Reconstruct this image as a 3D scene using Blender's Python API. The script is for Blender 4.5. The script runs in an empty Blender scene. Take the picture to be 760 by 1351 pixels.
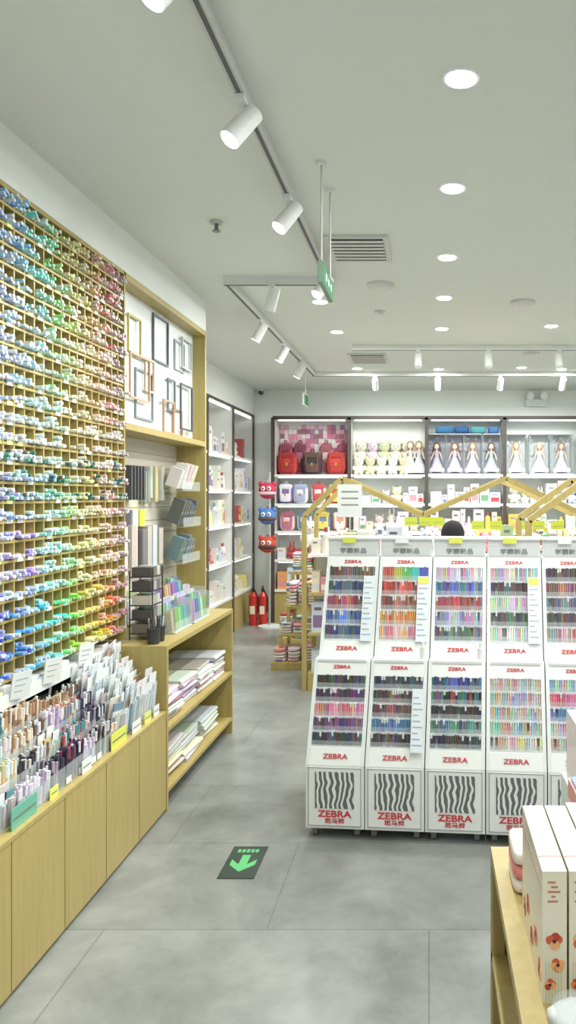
import bpy, math, random, colorsys
from mathutils import Matrix, Vector
random.seed(7)
R=random.random
def U(a,b): return a+(b-a)*R()
sc=bpy.context.scene
sc.view_settings.view_transform='Standard'
sc.view_settings.exposure=0.0

# ------------------------------------------------------------ colour helpers
def lin(c):
    return tuple((x/12.92 if x<=0.04045 else ((x+0.055)/1.055)**2.4) for x in c)
def rgb(r,g,b): return (r/255,g/255,b/255)
def hsv(h,s,v): return colorsys.hsv_to_rgb(h%1,max(0,min(1,s)),max(0,min(1,v)))
def mixc(a,b,t): return tuple(x+(y-x)*t for x,y in zip(a,b))
WHITE=rgb(232,237,236)
OFFW=rgb(218,223,222)
DARK=rgb(60,57,56)
WOOD=rgb(182,163,98)

# ------------------------------------------------------------ materials
def newmat(name):
    m=bpy.data.materials.new(name); m.use_nodes=True
    nt=m.node_tree; b=nt.nodes['Principled BSDF']
    return m,nt,b
MATS={}
def attr_mat(name,rough,emit=0,metal=0,noise=0.0):
    m,nt,b=newmat(name)
    a=nt.nodes.new('ShaderNodeAttribute'); a.attribute_name='Col'
    b.inputs['Roughness'].default_value=rough
    b.inputs['Metallic'].default_value=metal
    src=a.outputs['Color']
    if noise>0:
        tc=nt.nodes.new('ShaderNodeTexCoord'); n=nt.nodes.new('ShaderNodeTexNoise'); n.inputs['Scale'].default_value=60
        n.inputs['Detail'].default_value=3
        nt.links.new(tc.outputs['Object'],n.inputs['Vector'])
        mr=nt.nodes.new('ShaderNodeMapRange'); mr.inputs[3].default_value=1-noise; mr.inputs[4].default_value=1+noise
        nt.links.new(n.outputs['Fac'],mr.inputs[0])
        vm=nt.nodes.new('ShaderNodeVectorMath'); vm.operation='SCALE'
        nt.links.new(src,vm.inputs[0]); nt.links.new(mr.outputs[0],vm.inputs['Scale'])
        src=vm.outputs[0]
    nt.links.new(src,b.inputs['Base Color'])
    if emit>0:
        nt.links.new(src,b.inputs['Emission Color']); b.inputs['Emission Strength'].default_value=emit
    MATS[name]=m
attr_mat('paint',0.5,noise=0.04)
attr_mat('gloss',0.28)
attr_mat('cloth',0.9,noise=0.12)
attr_mat('lamp',0.5,emit=9)
attr_mat('strip',0.5,emit=4.5)
attr_mat('metal',0.3,metal=0.8)
m,nt,b=newmat('wood')
tc=nt.nodes.new('ShaderNodeTexCoord'); mp=nt.nodes.new('ShaderNodeMapping'); mp.inputs['Scale'].default_value=(14,14,1.2)
n=nt.nodes.new('ShaderNodeTexNoise'); n.inputs['Scale'].default_value=3; n.inputs['Detail'].default_value=6
cr=nt.nodes.new('ShaderNodeValToRGB')
cr.color_ramp.elements[0].color=(*lin(rgb(170,152,92)),1); cr.color_ramp.elements[1].color=(*lin(rgb(181,164,103)),1)
cr.color_ramp.elements[0].position=.3; cr.color_ramp.elements[1].position=.7
nt.links.new(tc.outputs['Object'],mp.inputs[0]); nt.links.new(mp.outputs[0],n.inputs['Vector']); nt.links.new(n.outputs['Fac'],cr.inputs[0]); nt.links.new(cr.outputs[0],b.inputs['Base Color'])
b.inputs['Roughness'].default_value=.42
MATS['wood']=m
m,nt,b=newmat('clear')
out=nt.nodes['Material Output']
tr=nt.nodes.new('ShaderNodeBsdfTransparent'); tr.inputs[0].default_value=(.95,.98,.98,1)
mx=nt.nodes.new('ShaderNodeMixShader'); mx.inputs[0].default_value=.18
b.inputs['Base Color'].default_value=(.9,.95,.97,1); b.inputs['Roughness'].default_value=.08
nt.links.new(tr.outputs[0],mx.inputs[1]); nt.links.new(b.outputs[0],mx.inputs[2]); nt.links.new(mx.outputs[0],out.inputs[0])
MATS['clear']=m
m,nt,b=newmat('zebra')
tc=nt.nodes.new('ShaderNodeTexCoord'); w=nt.nodes.new('ShaderNodeTexWave'); w.inputs['Scale'].default_value=2.3
w.inputs['Distortion'].default_value=6; w.inputs['Detail'].default_value=1.0; w.inputs['Detail Scale'].default_value=1.0
cr=nt.nodes.new('ShaderNodeValToRGB'); cr.color_ramp.interpolation='CONSTANT'
cr.color_ramp.elements[0].color=(*lin(rgb(104,110,110)),1); cr.color_ramp.elements[1].color=(*lin(WHITE),1); cr.color_ramp.elements[1].position=.6
nt.links.new(tc.outputs['Generated'],w.inputs['Vector']); nt.links.new(w.outputs['Fac'],cr.inputs[0]); nt.links.new(cr.outputs[0],b.inputs['Base Color'])
MATS['zebra']=m
def wallmat(name,c,rough=.8):
    m,nt,b=newmat(name)
    tc=nt.nodes.new('ShaderNodeTexCoord'); n=nt.nodes.new('ShaderNodeTexNoise'); n.inputs['Scale'].default_value=1.5; n.inputs['Detail'].default_value=4
    cr=nt.nodes.new('ShaderNodeValToRGB')
    cr.color_ramp.elements[0].color=(*[x*.97 for x in lin(c)],1); cr.color_ramp.elements[1].color=(*lin(c),1)
    nt.links.new(tc.outputs['Object'],n.inputs['Vector']); nt.links.new(n.outputs['Fac'],cr.inputs[0]); nt.links.new(cr.outputs[0],b.inputs['Base Color'])
    b.inputs['Roughness'].default_value=rough
    MATS[name]=m
wallmat('wall',rgb(236,241,238)); wallmat('ceil',rgb(221,226,221))
m,nt,b=newmat('floor')
tc=nt.nodes.new('ShaderNodeTexCoord')
n1=nt.nodes.new('ShaderNodeTexNoise'); n1.inputs['Scale'].default_value=2.2; n1.inputs['Detail'].default_value=10; n1.inputs['Roughness'].default_value=.7; n1.inputs['Distortion'].default_value=.3
cr=nt.nodes.new('ShaderNodeValToRGB')
cr.color_ramp.elements[0].position=.32; cr.color_ramp.elements[1].position=.68
cr.color_ramp.elements[0].color=(*lin(rgb(116,120,117)),1); cr.color_ramp.elements[1].color=(*lin(rgb(158,162,158)),1)
nt.links.new(tc.outputs['Object'],n1.inputs['Vector']); nt.links.new(n1.outputs['Fac'],cr.inputs[0])
br=nt.nodes.new('ShaderNodeTexBrick'); br.offset=.5; br.inputs['Scale'].default_value=1
br.inputs['Brick Width'].default_value=1.2; br.inputs['Row Height'].default_value=.7; br.inputs['Mortar Size'].default_value=.0035; br.inputs['Mortar Smooth'].default_value=.2
br.inputs['Color1'].default_value=(1,1,1,1); br.inputs['Color2'].default_value=(.86,.86,.86,1); br.inputs['Mortar'].default_value=(.66,.66,.66,1)
nt.links.new(tc.outputs['Object'],br.inputs['Vector'])
mm=nt.nodes.new('ShaderNodeMix'); mm.data_type='RGBA'; mm.blend_type='MULTIPLY'; mm.inputs[0].default_value=1
nt.links.new(cr.outputs[0],mm.inputs[6]); nt.links.new(br.outputs['Color'],mm.inputs[7]); nt.links.new(mm.outputs[2],b.inputs['Base Color'])
b.inputs['Roughness'].default_value=.28
MATS['floor']=m

# ------------------------------------------------------------ mesh builder
class MB:
    def __init__(s,M=None):
        s.v=[];s.f=[];s.mi=[];s.c=[];s.sm=[];s.mats=[];s.M=M or Matrix.Identity(4)
    def add(s,vs,fs,col,mat='paint',smooth=False,M=None):
        T=s.M@M if M is not None else s.M
        o=len(s.v)
        for p in vs: s.v.append(tuple(T@Vector(p)))
        if mat not in s.mats: s.mats.append(mat)
        k=s.mats.index(mat); lc=lin(col)
        for f in fs:
            s.f.append(tuple(i+o for i in f)); s.mi.append(k); s.c.append(lc); s.sm.append(smooth)
    def box(s,x0,x1,y0,y1,z0,z1,col=WHITE,mat='paint',M=None):
        vs=[(x,y,z) for x in(x0,x1) for y in(y0,y1) for z in(z0,z1)]
        s.add(vs,[(0,1,3,2),(4,6,7,5),(0,4,5,1),(2,3,7,6),(0,2,6,4),(1,5,7,3)],col,mat,False,M)
    def beam(s,p0,p1,w,h,col=WHITE,mat='paint'):
        p0=Vector(p0);p1=Vector(p1);d=p1-p0;L=d.length
        q=d.to_track_quat('X','Z').to_matrix().to_4x4()
        s.box(0,L,-w/2,w/2,-h/2,h/2,col,mat,Matrix.Translation(p0)@q)
    def cyl(s,p0,p1,r0,r1=None,n=8,col=WHITE,mat='paint',smooth=True):
        if r1 is None:r1=r0
        p0=Vector(p0);p1=Vector(p1);d=(p1-p0)
        q=d.to_track_quat('Z','X').to_matrix()
        vs=[]
        for p,r in((p0,r0),(p1,r1)):
            for i in range(n):
                a=2*math.pi*i/n
                vs.append(tuple(p+q@Vector((r*math.cos(a),r*math.sin(a),0))))
        s.add(vs,[(i,(i+1)%n,n+(i+1)%n,n+i) for i in range(n)],col,mat,smooth)
        s.add(vs,[tuple(range(n-1,-1,-1)),tuple(range(n,2*n))],col,mat,False)
    def sq(s,c,size,e=1.0,col=WHITE,mat='cloth',M=None,nu=14,nv=9):
        def P(a,e): return math.copysign(abs(a)**e,a)
        vs=[];fs=[]
        for j in range(nv+1):
            ph=-math.pi/2+math.pi*j/nv
            for i in range(nu):
                th=2*math.pi*i/nu+math.pi/nu
                vs.append((P(math.cos(ph),e)*P(math.cos(th),e)*size[0],P(math.cos(ph),e)*P(math.sin(th),e)*size[1],P(math.sin(ph),e)*size[2]))
        for j in range(nv):
            for i in range(nu):
                k=(i+1)%nu
                fs.append((j*nu+i,j*nu+k,(j+1)*nu+k,(j+1)*nu+i))
        T=Matrix.Translation(Vector(c))
        if M is not None:T=T@M
        s.add(vs,fs,col,mat,True,T)
    def prism(s,poly,x0,x1,col=WHITE,mat='paint'):
        n=len(poly)
        vs=[(x0,a,b) for a,b in poly]+[(x1,a,b) for a,b in poly]
        s.add(vs,[tuple(range(n)),tuple(range(2*n-1,n-1,-1))]+[(i,n+i,n+(i+1)%n,(i+1)%n) for i in range(n)],col,mat)
    def build(s,name,parent=None,mw=None):
        me=bpy.data.meshes.new(name); me.from_pydata(s.v,[],s.f)
        for k in s.mats: me.materials.append(MATS[k])
        me.polygons.foreach_set('material_index',s.mi); me.polygons.foreach_set('use_smooth',s.sm)
        ca=me.color_attributes.new('Col','FLOAT_COLOR','CORNER')
        arr=[]
        for f,c in zip(s.f,s.c): arr+= [c[0],c[1],c[2],1.0]*len(f)
        ca.data.foreach_set('color',arr)
        me.update()
        o=bpy.data.objects.new(name,me); sc.collection.objects.link(o)
        if parent:o.parent=parent
        if mw is not None:o.matrix_world=mw
        return o
def empty(name,loc=(0,0,0),rz=0):
    e=bpy.data.objects.new(name,None); e.location=loc; e.rotation_euler=(0,0,rz); e.empty_display_size=.1
    sc.collection.objects.link(e); return e
tm={}
def textmat(c):
    if c not in tm:
        m,nt,b=newmat('ink'); b.inputs['Base Color'].default_value=(*lin(c),1); b.inputs['Roughness'].default_value=.5; tm[c]=m
    return tm[c]
def text(s,loc,size,col,parent=None,rot=(math.pi/2,0,0),name='lettering',ext=.0008,bold=0.0,sx=1):
    cu=bpy.data.curves.new(name,'FONT'); cu.body=s; cu.size=size; cu.align_x='CENTER'; cu.align_y='CENTER'; cu.extrude=ext; cu.offset=bold
    cu.materials.append(textmat(col))
    o=bpy.data.objects.new(name,cu); sc.collection.objects.link(o); o.location=loc; o.rotation_euler=rot; o.scale=(sx,1,1)
    if parent:o.parent=parent
    return o

# ------------------------------------------------------------ room
CZ=3.0; X0=-2.7; X1=4.2; Y0=-1.6; Y1=10.0
def room(name,b,mat):
    q=MB(); q.box(*b,WHITE,mat); return q.build(name)
room('floor',(X0-.1,X1+.1,Y0-.1,Y1+.1,-.1,0),'floor')
room('ceiling',(X0-.1,X1+.1,Y0-.1,Y1+.1,CZ,CZ+.1),'ceil')
room('wall_back',(X0,X1,Y1,Y1+.1,0,CZ),'wall')
room('wall_right',(X1,X1+.1,Y0,Y1,0,CZ),'wall')
room('wall_left',(X0-.1,X0,Y0,Y1,0,CZ),'wall')
room('wall_left_upper',(X0,-1.6,Y0,5.435,2.781,CZ),'wall')
room('wall_left_rear_upper',(X0,-2.3,5.436,Y1,2.671,CZ),'wall')
room('wall_left_front',(X0,-1.9,Y0,.5,0,2.78),'wall')
q=MB()
q.box(X0,X1,Y0-.1,Y0,2.6,CZ,WHITE,'wall')
for x in (X0,-.9,.9,2.5,X1-.08): q.box(x,x+.08,Y0-.08,Y0,0,2.6,DARK,'metal')
q.box(X0,X1,Y0-.08,Y0,0,.08,DARK,'metal'); q.build('unseen_open_front_1')  # unseen shopfront, left unglazed so world light fills the room

# ------------------------------------------------------------ pen wall
q=MB()
PY0,PY1=.6,3.98; ZB=.9; cell=.0752; nrow=25; ncol=int((PY1-PY0)/cell)
XF=-1.6; XB=-1.70
q.box(XB-.02,XB,PY0,PY1,ZB-.05,2.78,WOOD,'wood')
for r in range(nrow+1):
    z=ZB+r*cell; q.box(XB,XF,PY0,PY1,z-.005,z+.005,WOOD,'wood')
for c in range(ncol+1):
    y=PY1-c*cell; q.box(XB,XF-.002,y-.0045,y+.0045,ZB,2.78,WOOD,'wood')
q.box(XB,XF+.005,PY1-.012,PY1,ZB-.05,2.78,WOOD,'wood')
q.box(XB,XF+.005,PY0,PY1,2.762,2.78,WOOD,'wood')
q.box(XB,XF+.04,PY0,3.84,ZB-.10,ZB-.085,WHITE,'gloss')
q.box(XF+.03,XF+.04,PY0,3.84,ZB-.10,ZB-.035,OFFW,'gloss')
q.box(XB-.02,XB,PY0,3.84,.516,ZB-.05,WHITE,'paint')
q.build('pen_cubby_shelf')
stops=[(2.6,.66),(2.83,.61),(3.0,.55),(3.14,.48),(3.26,.36),(3.36,.2),(3.5,.145),(3.64,.08),(3.80,-.01),(3.98,-.05)]
def hue(y):
    if y<2.6: y=3.9-((2.6-y)%1.3)
    for (a,h0),(b2,h1) in zip(stops,stops[1:]):
        if y<=b2: return h0+(h1-h0)*(y-a)/(b2-a)
    return stops[-1][1]
q=MB()
for r in range(nrow):
    z=ZB+r*cell+.005
    for c in range(ncol):
        y=PY1-(c+.5)*cell
        h=hue(y+U(-.04,.04)+(r-18)*.006)
        if r>=19: s0,v0=.28,.95
        elif r>=14: s0,v0=.19,.97
        elif r>=11: s0,v0=.09,.97
        elif r>=4: s0,v0=.24,.95
        else: s0,v0=.48,.93
        if r in (5,6,7) and y<3.1: h=.70+U(-.05,.05)
        if y>3.86: s0*=.5;v0*=.85
        dark = 9<=r<=11
        npen=random.choice((4,6,8,8,11)) if r>2 else random.choice((4,4,8,10))
        if R()<.05: npen=2
        ytilt=U(-.004,.004)
        for k in range(npen):
            yy=y+(-1.5+(k%4))*.0155+U(-.001,.001)
            z2=z+.008+(k//4)*.0150
            col=hsv(h+U(-.04,.04),s0*U(.4,1.5),v0+U(-.06,.03))
            if R()<.3: col=mixc(col,WHITE,.75)
            xe=XF+U(-.004,.034)
            if dark and R()<.32:
                col2=random.choice((rgb(60,125,115),rgb(80,98,110),rgb(95,170,148),rgb(115,102,92)))
                q.cyl((XB+.005,yy,z2),(xe-.02,yy,z2+.002),.0074,n=6,col=hsv(h,.06,.95),mat='gloss')
                q.cyl((xe-.02,yy,z2+.002),(xe,yy,z2+.003),.0074,n=6,col=col2,mat='gloss')
            else:
                q.cyl((XB+.005,yy,z2),(xe,yy+ytilt,z2+U(.002,.008)),.0075,n=6,col=col,mat='gloss')
        if R()<.3:
            q.box(XF,XF+.002,y-.02,y+.02,z-.010,z+.006,random.choice((WHITE,WHITE,OFFW,rgb(225,235,150))),'gloss')
q.build('assorted_pens')
q=MB()
y=PY0+.02
while y<3.75:
    w=U(.04,.08); h=U(.05,.1)
    q.box(XF-.09,XF+.025,y,y+w,ZB-.0845,ZB-.0845+h*.75,random.choice((WHITE,WHITE,OFFW,OFFW,hsv(R(),.2,.92),rgb(215,225,130))),'gloss')
    y+=w+U(.002,.01)
q.build('eraser_boxes')

# ------------------------------------------------------------ left counter
q=MB()
q.box(-1.735,-1.345,.6,3.83,0,.5,WOOD,'wood')
ys=[3.835-.355*i for i in range(10)]
for a,b2 in zip(ys[1:],ys): q.box(-1.345,-1.33,a+.003,b2-.003,.02,.498,WOOD,'wood')
q.box(-1.735,-1.328,.6,3.835,.5,.515,WOOD,'wood')
q.build('base_cabinet')
q=MB()
tiers=[(-1.385,.516),(-1.44,.565),(-1.495,.62),(-1.55,.675)]
pals=[[rgb(96,160,145),rgb(70,115,122),rgb(220,226,220)],[rgb(56,58,86),rgb(84,76,90),rgb(180,165,175)],[rgb(195,160,125),rgb(232,224,206),rgb(150,120,92)],
[rgb(62,62,70),rgb(130,110,92),rgb(205,205,208)],[rgb(175,205,180),rgb(238,238,225),rgb(225,195,140)],[rgb(175,160,192),rgb(220,204,220),rgb(236,236,241)],[rgb(215,150,118),rgb(240,220,195),rgb(130,155,178)],[rgb(115,145,178),rgb(200,214,228),rgb(82,98,132)],
[rgb(236,238,238),rgb(215,195,200),rgb(190,212,212)],[rgb(48,50,60),rgb(95,72,70),rgb(180,150,140)],[rgb(196,80,78),rgb(225,200,200),rgb(96,150,158)],[rgb(42,44,60),rgb(70,60,92),rgb(150,70,90)]]
for ti,(x,z) in enumerate(tiers):
    if ti: q.box(-1.69,x+.027,.62,3.81,z-.056,z,OFFW,'gloss')
    y=.66; left=0; L=.12
    while y<3.76:
        if left<=0: pal=random.choice(pals); left=random.randint(2,5); L=U(.10,.14); blist=R()<.16; flat=pal[2]
        left-=1
        if y>3.30 or blist:
            far=y>3.30
            hh=U(.15,.21) if far else U(.12,.15)
            hw=.034 if far else .024
            if far and R()<.6: pal=random.choice((pals[5],pals[8],pals[7],[rgb(205,190,215),WHITE,rgb(165,170,195)],[rgb(235,215,175),WHITE,rgb(165,188,145)],[rgb(205,130,125),WHITE,rgb(120,120,135)]))
            T=Matrix.Translation((x+U(-.006,.004),y+.026,z+.001))@Matrix.Rotation(U(.02,.14),4,'Y')@Matrix.Rotation(U(-.35,.35) if far else 0,4,'Z')
            q.box(-.004,.0,-hw,hw,0,hh,WHITE,'gloss',T)
            q.box(-.005,.001,-hw,hw,hh*.80,hh,random.choice((WHITE,WHITE,flat)),'gloss',T)
            nk=5 if far else 4
            for k in range(nk):
                w=2*hw/nk
                q.box(.001,.008,-hw+.002+k*w,-hw+k*w+w-.002,.01,hh*U(.66,.78),random.choice(pal+pal+[WHITE]),'gloss',T)
            q.box(.009,.010,-hw,hw,0,hh*.8,WHITE,'clear',T)
            T2=Matrix.Translation((-.022,0,.004))
            q.box(-.004,.0,-hw,hw,0,hh*1.08,mixc(WHITE,pal[1],.5),'gloss',T@T2)
        else:
            for k in range(12):
                px=x+(-1+(k%3))*.0145+U(-.0015,.0015); py=y+.007+(k//3)*.0125+U(-.0015,.0015)
                l2=L+U(-.012,.012); dx=.006+U(-.004,.004); dy=U(-.005,.005)
                c=random.choice(pal); c2=random.choice(pal+pal+[WHITE])
                p0=Vector((px,py,z+.003)); p1=Vector((px+dx,py+dy,z+l2)); pm=p0.lerp(p1,.68)
                q.cyl(p0,pm,.0055,n=6,col=c,mat='gloss'); q.cyl(pm,p1,.006,.005,n=6,col=c2,mat='gloss')
            q.box(x+.0235,x+.0255,y,y+.05,z,z+.075,WHITE,'clear')
            q.box(x-.023,x+.0235,y+.0505,y+.052,z,z+.075,WHITE,'clear')
            if R()<.35: q.box(x+.026,x+.028,y+.005,y+.045,z+.005,z+.028,random.choice((WHITE,WHITE,rgb(220,230,110))),'gloss')
        y+=.053
q.build('pen_tray_display')
q=MB()
for (y,w,c,h) in ((2.45,.16,rgb(110,180,155),.07),(3.22,.16,rgb(224,228,90),.07),(2.95,.08,WHITE,.05),(3.45,.1,rgb(235,238,235),.05),(3.6,.08,rgb(224,228,120),.05),(3.72,.07,WHITE,.05),(2.7,.06,rgb(225,230,110),.04)):
    q.box(-1.352,-1.349,y,y+w,.5155,.5155+h,c,'gloss')
    q.box(-1.3489,-1.348,y+.01,y+w-.01,.515+h*.45,.515+h*.55,rgb(120,130,125),'gloss')
q.build('price_label')
q=MB()
for (y,x,c) in ((3.1,-1.545,rgb(222,228,222)),(3.4,-1.545,WHITE),(2.86,-1.545,OFFW)):
    T=Matrix.Translation((x,y,.84))@Matrix.Rotation(.12,4,'Y')@Matrix.Rotation(-.3,4,'Z')
    q.box(-.002,.002,-.045,.045,0,.10,c,'gloss',T)
    for k in range(3): q.box(.002,.0026,-.03,.028-.01*k,.07-k*.022,.074-k*.022,rgb(165,172,180),'gloss',T)
    q.box(-.002,.001,-.005,.005,-.16,0,WHITE,'clear',T)
q.build('sign_card')

# ------------------------------------------------------------ alcove
AY0,AY1=3.99,5.4
q=MB()
q.box(-1.9,-1.595,AY1,AY1+.03,0,2.78,WOOD,'wood')
q.box(-1.9,-1.595,AY0,AY1,2.745,2.78,WOOD,'wood')
q.box(-1.8,-1.595,AY0,AY1,1.955,1.99,WOOD,'wood')
q.box(-1.70,-1.685,AY0,AY1,1.99,2.745,rgb(224,231,233),'gloss')
q.box(-1.9,-1.8,AY0,AY1,0,1.955,rgb(205,200,186))
for k in range(13): q.box(-1.8,-1.797,AY0,AY1,.85+k*.085,.855+k*.085,rgb(165,160,145))
q.build('alcove_cabinet')
frs=[(4.61,4.88,2.43,2.72,rgb(98,110,120)),(4.2,4.39,2.40,2.62,rgb(196,182,110)),(4.2,4.5,2.15,2.41,rgb(200,165,138)),(4.33,4.61,2.05,2.34,rgb(140,150,155)),
(4.84,4.98,2.15,2.36,rgb(120,130,132)),(5.06,5.31,2.05,2.36,rgb(86,96,104)),(5.0,5.2,2.44,2.64,rgb(165,172,175)),(5.12,5.33,2.47,2.68,rgb(190,196,198)),(4.73,4.93,2.0,2.21,rgb(180,150,125)),(4.96,5.15,2.0,2.18,rgb(185,145,122)),(4.45,4.6,2.22,2.42,rgb(212,195,172))]
for i,(a,b2,c,d,col) in enumerate(frs):
    q=MB(); t=.012; x0=-1.6849+ (i%3)*.01; x1=x0+.012
    q.box(x0,x1,a,b2,d-t,d,col);q.box(x0,x1,a,b2,c,c+t,col);q.box(x0,x1,a,a+t,c+t,d-t,col);q.box(x0,x1,b2-t,b2,c+t,d-t,col)
    q.build('picture_frame')
q=MB()
def bx(y0,y1,z0,z1,x0,x1,c,m='gloss'): q.box(x0,x1,y0,y1,z0,z1,c,m)
for k in range(5): bx(4.38+k*.035,4.41+k*.035,1.58,1.78,-1.796,-1.72+k*.005,rgb(70,70,76))
for k in range(6): bx(4.7+k*.055,4.745+k*.055,1.55+U(0,.05),1.76+U(0,.04),-1.796,-1.77+U(0,.02),random.choice((rgb(225,225,215),rgb(190,205,200),rgb(215,200,150),rgb(150,160,150))))
for (y0,z0,c) in ((4.98,1.64,rgb(214,218,216)),(5.0,1.40,rgb(92,100,110)),(4.98,1.16,rgb(122,128,132))):
    for k in range(6):
        T=Matrix.Translation((-1.66,y0+k*.055,z0+.012))@Matrix.Rotation(.3+U(-.06,.06),4,'Y')
        cc=tuple(min(1,v*U(.88,1.1)) for v in c)
        q.box(-.08,-.0,0,.045,0,.15+U(-.02,.02),cc,'gloss',T)
        q.box(.0,.002,.008,.037,.07,.09,mixc(cc,WHITE,.4),'gloss',T)
    q.box(-1.79,-1.61,y0-.02,y0+.35,z0-.004,z0,WHITE,'clear'); q.box(-1.615,-1.61,y0-.02,y0+.35,z0,z0+.06,WHITE,'clear')
for k in range(7): bx(4.3+k*.09,4.37+k*.09,1.14+U(0,.04),1.38+U(-.02,.06),-1.796,-1.75+U(0,.03),random.choice((rgb(235,205,210),rgb(225,228,230),WHITE,rgb(120,122,125),rgb(200,190,180),rgb(205,215,218))))
for k in range(5): bx(4.15+k*.11,4.23+k*.11,1.42,1.52,-1.796,-1.75,random.choice((rgb(70,70,80),rgb(225,235,80),WHITE,rgb(160,170,175)))); 
for k in range(9): bx(4.1+k*.13,4.2+k*.13,.86,.86+U(.1,.22),-1.795,-1.73,random.choice((WHITE,OFFW,hsv(R(),.2,.9))))
q.build('hanging_stationery')

# low display table
q=MB()
TX0,TX1,TY0,TY1=-1.79,-1.33,3.845,5.14
q.box(TX0,TX1,TY0,TY1,.815,.84,WOOD,'wood')
q.box(TX0,TX1,TY0,TY0+.025,0,.815,WOOD,'wood'); q.box(TX0,TX1,TY1-.025,TY1,0,.815,WOOD,'wood')
q.box(TX0,TX1,TY0+.025,TY1-.025,.40,.42,WOOD,'wood'); q.box(TX0,TX1,TY0+.025,TY1-.025,.09,.11,WOOD,'wood')
q.box(TX0,TX0+.012,TY0+.025,TY1-.025,0,.815,WOOD,'wood')
q.build('display_table')
q=MB()
for z0,top in ((.421,.66),(.111,.33)):
    y=TY0+.05
    while y<TY1-.2:
        w=min(U(.26,.38),TY1-.035-y); z=z0; n=random.randint(6,10)
        base=random.choice((rgb(218,220,218),rgb(228,228,224),rgb(202,202,204)))
        if z0<.3: base=random.choice((rgb(222,217,198),rgb(228,224,212),rgb(226,224,216)))
        for k in range(n):
            hh=U(.012,.026)
            if z+hh>top: break
            c=tuple(min(1,v*U(.86,1.04)) for v in base)
            if z0>.3 and R()<.16: c=random.choice((rgb(140,80,100),rgb(150,128,160),rgb(110,114,124),rgb(175,170,160)))
            dx=U(-.015,.02); dy=U(-.012,.012); T=Matrix.Translation((-1.545+dx,y+w/2+dy,z))@Matrix.Rotation(U(-.06,.06),4,'Z')
            hx2=.165; hy2=w/2-.012
            q.box(-hx2,hx2-.01,-hy2,hy2,0,hh*.92,c,'cloth',T)
            q.cyl(T@Vector((hx2-.01,-hy2,hh*.46)),T@Vector((hx2-.01,hy2,hh*.46)),hh*.46,n=8,col=mixc(c,WHITE,.2),mat='cloth')
            if R()<.3: q.box(hx2-.012+hh*.46,hx2-.0105+hh*.46,-hy2*.5,hy2*.3,hh*.2,hh*.75,random.choice((rgb(130,130,140),rgb(175,150,155),WHITE)),'gloss',T)
            z+=hh*.97
        y+=w+.005
q.build('folded_bags')
def marker_rack(y,x,w,n,pal):
    q=MB()
    z=.841
    q.box(x-.12,x+.1,y,y+.006,z,z+.16,WHITE,'clear'); q.box(x-.12,x+.1,y+w-.006,y+w,z,z+.16,WHITE,'clear')
    for t in range(3):
        xx=x+.07-t*.075; zz=z+t*.05
        q.box(xx-.035,xx+.03,y+.006,y+w-.006,zz,zz+.006,OFFW,'gloss')
        q.box(xx+.028,xx+.03,y+.006,y+w-.006,zz,zz+.06,WHITE,'clear')
        q.box(xx-.035,xx-.03,y+.006,y+w-.006,z,zz+.03,OFFW,'gloss')
        for k in range(n):
            for a in range(2):
                c=pal(k/n,t)
                if R()<.45: c=mixc(c,random.choice((WHITE,rgb(80,85,85),rgb(120,115,90))),.55)
                yy=y+.016+(w-.032)*k/(n-1)
                q.cyl((xx-.015+a*.022,yy,zz+.006),(xx-.025+a*.022,yy,zz+.1),.0065,n=6,col=c,mat='gloss')
                q.cyl((xx-.025+a*.022,yy,zz+.1),(xx-.027+a*.022,yy,zz+.125),.0068,n=6,col=hsv(R(),.2,.9) if t==1 else c,mat='gloss')
    return q.build('marker_rack')
marker_rack(4.18,-1.5,.3,14,lambda u,t:hsv(.1+.5*u+.1*t,.38,.75))
marker_rack(4.52,-1.5,.34,16,lambda u,t:hsv(.95-.8*u+.1*t,.36,.77))
marker_rack(4.87,-1.6,.22,9,lambda u,t:hsv(.3+.5*u,.3,.78))
q=MB()
for i in range(2):
    for y in (4.0,4.15): q.cyl((-1.58+i*.12,y,.841),(-1.58+i*.12,y,1.22),.004,col=DARK)
for k in range(5):
    q.box(-1.58,-1.46,4.0,4.15,.87+k*.075,.875+k*.075,DARK)
    for j in range(3): q.box(-1.57,-1.47,4.005+j*.048,4.045+j*.048,.876+k*.075,.925+k*.075,random.choice((rgb(80,80,82),rgb(170,170,170),rgb(120,115,110),rgb(205,205,195))),'gloss')
q.build('wire_rack')
q=MB()
for j in range(2):
    yy=3.91+j*.075
    q.cyl((-1.42,yy,.841),(-1.42,yy,.92),.028,.033,n=14,col=rgb(55,55,58))
    for k in range(6):
        a=k*1.05; q.cyl((-1.42+.012*math.cos(a),yy+.012*math.sin(a),.86),(-1.42+.025*math.cos(a),yy+.025*math.sin(a),.97),.004,n=6,col=random.choice((DARK,rgb(90,90,100),rgb(220,220,220))))
q.build('pen_cup')

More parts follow.
